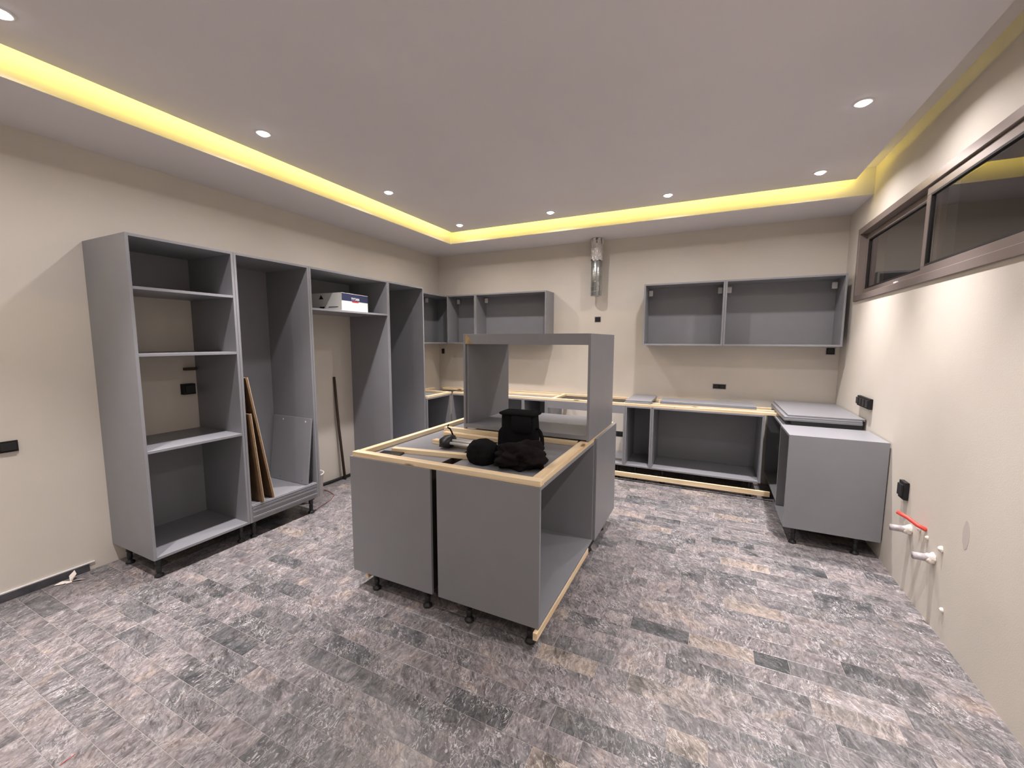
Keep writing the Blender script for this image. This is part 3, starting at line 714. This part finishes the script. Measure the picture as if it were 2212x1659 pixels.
# printed carton on the high shelf
SHZ = 1.884+T/2+0.0006
cx_, cy_2 = 0.365, -2.205
ct = empty('carton', (cx_, cy_2, SHZ), 'white and navy printed carton in the high compartment', 'box', rz=0.10)
bm = bmesh.new(); bm_box(bm, (-0.19, -0.19, 0), (0.185, 0.19, 0.168), 0.002); link('body', to_mesh(bm, 'body'), m_paper, ct)
bm = bmesh.new(); bm_box(bm, (0.1852, -0.189, 0.098), (0.1862, 0.189, 0.167)); link('navy_band', to_mesh(bm, 'navy_band'), m_navy, ct)['label'] = 'dark navy print band'
bm = bmesh.new(); bm_box(bm, (0.1863, -0.048, 0.088), (0.1868, 0.048, 0.100)); link('red_band', to_mesh(bm, 'red_band'), m_red, ct)['label'] = 'small red bar under the lettering'
def lettering(name, text, size, mat, parent, loc, rot, ext=0.0004):
    cu = bpy.data.curves.new('tmp', 'FONT'); cu.body = text; cu.size = size; cu.extrude = ext; cu.align_x = 'CENTER'; cu.offset = 0.0006
    to = bpy.data.objects.new('tmp', cu); C.objects.link(to)
    me = bpy.data.meshes.new_from_object(to.evaluated_get(bpy.context.evaluated_depsgraph_get()))
    bpy.data.objects.remove(to); me.materials.clear(); me.name = name
    return link(name, me, mat, parent, loc, rot)
lettering('lettering', 'TYTAN', 0.036, m_paper, ct, (0.1866, 0.0, 0.108), (math.pi/2, 0, math.pi/2))
bm = bmesh.new()
vs = [bm.verts.new(p) for p in ((-0.10, -0.1903, 0.112), (-0.04, -0.1903, 0.112), (-0.07, -0.1903, 0.155))]; bm.faces.new(vs)
vs = [bm.verts.new(p) for p in ((-0.095, -0.1903, 0.040), (-0.025, -0.1903, 0.040), (-0.045, -0.1903, 0.012), (-0.08, -0.1903, 0.012))]; bm.faces.new(vs)
vs = [bm.verts.new(p) for p in ((0.02, -0.1903, 0.030), (0.14, -0.1903, 0.030), (0.14, -0.1903, 0.038), (0.02, -0.1903, 0.038))]; bm.faces.new(vs)
r = bmesh.ops.extrude_face_region(bm, geom=bm.faces[:])
for v in r['geom']:
    if isinstance(v, bmesh.types.BMVert): v.co.y -= 0.0004
link('print_mark', to_mesh(bm, 'print_mark'), m_black, ct)
bm = bmesh.new(); bm_box(bm, (-0.192, -0.192, 0.168), (0.0, 0.192, 0.172), 0.001); bm_box(bm, (0.004, -0.192, 0.168), (0.187, 0.192, 0.1715), 0.001)
link('top_flap', to_mesh(bm, 'top_flap'), m_paper, ct)

# rod and hose in the open niche, bucket behind
rd = tube('metal_rod', [(0.010, -2.022, 1.19), (0.040, -2.010, 0.60), (0.075, -1.985, 0.0)], [0.014, 0.015, 0.016], m_rod, None, 8)
tag(rd, 'thin dark metal rod leaning on the wall inside the open niche', 'rod')
hs = tube('black_hose', [(0.05, -2.70, 0.018), (0.045, -2.3, 0.018), (0.05, -2.0, 0.018), (0.045, -1.755, 0.018)], 0.017, m_black, None, 10)
tag(hs, 'black hose lying on the floor along the wall of the niche', 'hose')
bk = empty('bucket', (0.275, -2.590, 0), 'white plastic bucket half hidden behind the grille cabinet', 'bucket')
lathe('body', [(0.100, 0.0), (0.102, 0.004), (0.122, 0.26), (0.128, 0.262), (0.128, 0.275), (0.120, 0.275), (0.118, 0.262), (0.098, 0.01)], m_bucket, bk, (0.275, -2.590, 0), 28)
tube('handle', [(0.275+0.128*math.cos(a), -2.590+0.02, 0.262+0.05*math.sin(a)) for a in [math.pi*i/10 for i in range(11)]], 0.003, m_galv, bk, 6)
cb = tube('cable', [(0.52, -2.86, 0.004), (0.54, -2.78, 0.004), (0.50, -2.66, 0.004), (0.46, -2.52, 0.004), (0.38, -2.40, 0.004), (0.28, -2.36, 0.004), (0.16, -2.34, 0.004)], 0.0028, m_cable, None, 6)
tag(cb, 'thin orange cable curled on the floor by the bucket', 'cable')

# ---------------------------------------------------------------- duct on the back wall
dc = empty('duct', (2.492, -0.12, 2.165), 'round spiral steel duct hanging from the soffit', 'duct')
lathe('pipe', [(0.066, 0.0), (0.068, 0.002), (0.068, 0.699)], m_galv, dc, (2.492, -0.12, 2.165), 32)
bm = bmesh.new(); pts = []
for i in range(150):
    a = i*0.32; pts.append((2.492+0.0685*math.cos(a), -0.12+0.0685*math.sin(a), 2.175+i*0.0030))
bm_tube(bm, pts, 0.0028, 5); me = to_mesh(bm, 'seam', True); me.transform(Matrix.Translation(-dc.location)); link('seam', me, m_galv, dc)
bm = bmesh.new(); n = 40; R_ = []
for j in range(22):
    z = 2.60 + 0.262*j/21; rg = []
    for k in range(n):
        a = 2*math.pi*k/n; p = Vector((math.cos(a), math.sin(a), z*6))
        r_ = 0.072 + 0.012*noise.noise(p*2.1) + 0.007*noise.noise(p*5.5)
        zz = z + (0.035*noise.noise(Vector((math.cos(a)*2, math.sin(a)*2, 5))) if j == 0 else 0)
        rg.append(bm.verts.new((2.492+r_*math.cos(a), -0.12+r_*math.sin(a), zz)))
    R_.append(rg)
for a, b_ in zip(R_, R_[1:]):
    for k in range(n): bm.faces.new((a[k], a[(k+1) % n], b_[(k+1) % n], b_[k]))
me = to_mesh(bm, 'foil_wrap'); me.transform(Matrix.Translation(-dc.location)); link('foil_wrap', me, m_foil, dc)['label'] = 'crumpled silver foil tape'

# ---------------------------------------------------------------- sockets, pipes, plaster marks
def socket(name, wall, u, z, w_, h_, label, depth=0.004, gangs=1, rim=True):
    """wall: 'b' back (u = x), 'l' left (u = y), 'r' right (u = y)"""
    if wall == 'b': P = lambda a, d, c: Vector((u+a, -d, z+c))
    elif wall == 'l': P = lambda a, d, c: Vector((d, u+a, z+c))
    else: P = lambda a, d, c: Vector((W-d, u+a, z+c))
    e = empty(name, P(0, 0.0006, 0), label, 'socket')
    def bb(n, a0, a1, d0, d1, c0, c1, m):
        p, q = P(a0, d0, c0), P(a1, d1, c1)
        lo = Vector(min(p[i], q[i]) for i in range(3)); hi = Vector(max(p[i], q[i]) for i in range(3))
        return box(n, lo, hi, m, e, 0.0006)
    if rim:
        g = 0.008
        bb('rim', -w_/2-g, w_/2+g, 0.0005, 0.0018, -h_/2-g, h_/2+g, m_pipe)
    bb('back_box', -w_/2, w_/2, 0.0019, depth, -h_/2, h_/2, m_void)
    for k in range(gangs):
        a = -w_/2 + w_*(k+0.5)/gangs; s = w_/gangs*0.38
        bb('insert', a-s, a+s, depth, depth+(0.004 if depth < 0.01 else 0.012), -h_*0.32, h_*0.34, m_black)
    return e
socket('wall_socket', 'b', 2.492, 1.880, 0.070, 0.062, 'small black wall box below the steel duct')
socket('wall_socket', 'b', 1.100, 1.094, 0.120, 0.050, 'black wall box above the back battens, seen through the island frame')
socket('wall_socket', 'b', 3.935, 1.083, 0.130, 0.050, 'wide black wall box above the long grey board', gangs=2)
socket('wall_socket', 'b', 0.075, 1.440, 0.050, 0.075, 'small black wall box in the far left corner under the wall units', rim=False)
socket('wall_socket', 'b', 4.950, 1.505, 0.070, 0.065, 'black wall box under the wall unit beside the right wall')
socket('wall_socket', 'b', 2.800, 0.410, 0.110, 0.065, 'low black wall box seen through the oven unit', gangs=2, rim=False)
socket('wall_socket', 'l', -4.49, 0.950, 0.170, 0.068, 'long black wall socket on the left wall, cut by the photo edge', depth=0.010, gangs=2, rim=False)
socket('wall_socket', 'r', -0.945, 1.098, 0.310, 0.085, 'row of four black socket modules on the right wall above the boards', depth=0.024, gangs=4, rim=False)
socket('wall_socket', 'r', -1.850, 0.638, 0.085, 0.115, 'single upright black socket on the right wall above the pipes', depth=0.026, gangs=1, rim=False)
socket('wall_socket', 'l', -3.475, 1.205, 0.085, 0.085, 'black wall box visible inside the nearest tall cabinet', depth=0.05, rim=False)
o = box('metal_stub', (0.0008, -3.49, 1.355), (0.05, -3.41, 1.375), m_rod, None, 0.002); tag(o, 'short brown metal stub above the socket in the nearest tall cabinet', 'bracket')

def stub(u, z, ln, rad, label, dz=0.0):
    e = empty('water_pipe', (W, u, z), label, 'pipe', 'pipe stubs in the right wall')
    tube('pipe', [(W-0.0005, u, z), (W-ln*0.6, u, z+dz*0.6), (W-ln, u, z+dz)], rad, m_pipe, e, 14)
    bm = bmesh.new(); bmesh.ops.create_icosphere(bm, subdivisions=3, radius=1)
    for v in bm.verts:
        k = 1+0.35*noise.noise(v.co*2.2+Vector((u, 0, 0))); v.co = Vector((min(0, v.co.x)*ln*0.48*k if v.co.x < 0 else 0, v.co.y*rad*1.65*k, v.co.z*rad*1.65*k))
    link('plaster_collar', to_mesh(bm, 'plaster_collar', True), m_plaster, e, (-0.0003, 0, 0))
stub(-1.965, 0.415, 0.100, 0.0200, 'grey pipe stub in the right wall, the one nearer the base unit')
stub(-2.275, 0.378, 0.090, 0.0205, 'grey pipe stub in the right wall, the one nearer the camera', 0.0)
rp = tube('red_conduit', [(W-0.001, -2.165, 0.500), (W-0.03, -2.135, 0.510), (W-0.065, -2.09, 0.535), (W-0.10, -2.05, 0.548)], 0.0115, m_redpipe, None, 12)
tag(rp, 'bent red conduit sticking out of the right wall', 'conduit')
def lump(u, z, r, label):
    bm = bmesh.new(); bmesh.ops.create_icosphere(bm, subdivisions=2, radius=r)
    for v in bm.verts:
        k = 1+0.5*noise.noise(v.co*70+Vector((u, z, 0))); v.co = v.co*k; v.co.x = min(v.co.x, 0)*1.2
    tag(link('plaster_lump', to_mesh(bm, 'plaster_lump', True), m_plaster, None, (W-0.0004, u, z)), label, 'plaster lump')
lump(-2.09, 0.475, 0.014, 'white plaster lump by the foot of the red conduit')
lump(-2.19, 0.462, 0.011, 'small white plaster lump between the two pipe stubs')
lump(-2.355, 0.470, 0.016, 'larger white plaster lump right of the nearer pipe stub')
lump(-2.43, 0.16, 0.012, 'chipped white plaster lump low on the right wall')
bm = bmesh.new(); n = 20
top = [bm.verts.new((0, 0.030*math.cos(2*math.pi*k/n)*(1+0.3*noise.noise(Vector((k*.9, 0, 0)))), 0.075*math.sin(2*math.pi*k/n))) for k in range(n)]
bm.faces.new(top); r = bmesh.ops.extrude_face_region(bm, geom=bm.faces[:])
for v in r['geom']:
    if isinstance(v, bmesh.types.BMVert): v.co.x -= 0.0006
m_smudge = newmat('filler_smudge', (0.55, 0.49, 0.45), 0.8)
tag(link('filler_patch', to_mesh(bm, 'filler_patch'), m_smudge, None, (W-0.0003, -2.555, 0.64)), 'oval grey filler patch on the right wall', 'patch')

# litter
bm = bmesh.new(); rr = random.Random(11)
def shard(bm, a, b_, w_):
    a, b_ = Vector(a), Vector(b_); d = (b_-a).normalized(); s = d.cross(Vector((0, 0, 1))).normalized()*w_
    vs = [bm.verts.new(a+s*0.3), bm.verts.new((a+b_)/2+s+Vector((0, 0, 0.008))), bm.verts.new(b_), bm.verts.new((a+b_)/2-s), bm.verts.new(a-s*0.3)]
    bm.faces.new(vs)
shard(bm, (0, 0, 0.002), (-0.02, -0.075, 0.006), 0.016); shard(bm, (0, 0, 0.002), (0.06, 0.055, 0.003), 0.013)
shard(bm, (0, 0, 0.003), (-0.03, 0.03, 0.055), 0.020); shard(bm, (0, 0, 0.003), (0.02, -0.03, 0.004), 0.02)
r = bmesh.ops.solidify(bm, geom=bm.faces[:], thickness=0.0012)
tag(link('crumpled_paper', to_mesh(bm, 'crumpled_paper'), m_plaster, None, (0.075, -4.265, 0.002)), 'crumpled cream paper scrap on the floor by the left skirting', 'paper')
rs = tube('red_string', [(1.697, -4.805, 0.0025), (1.692, -4.79, 0.0025), (1.694, -4.775, 0.0025), (1.688, -4.76, 0.0025)], 0.0012, m_redpipe, None, 5)
tag(rs, 'tiny red string on the floor near the bottom edge', 'string')
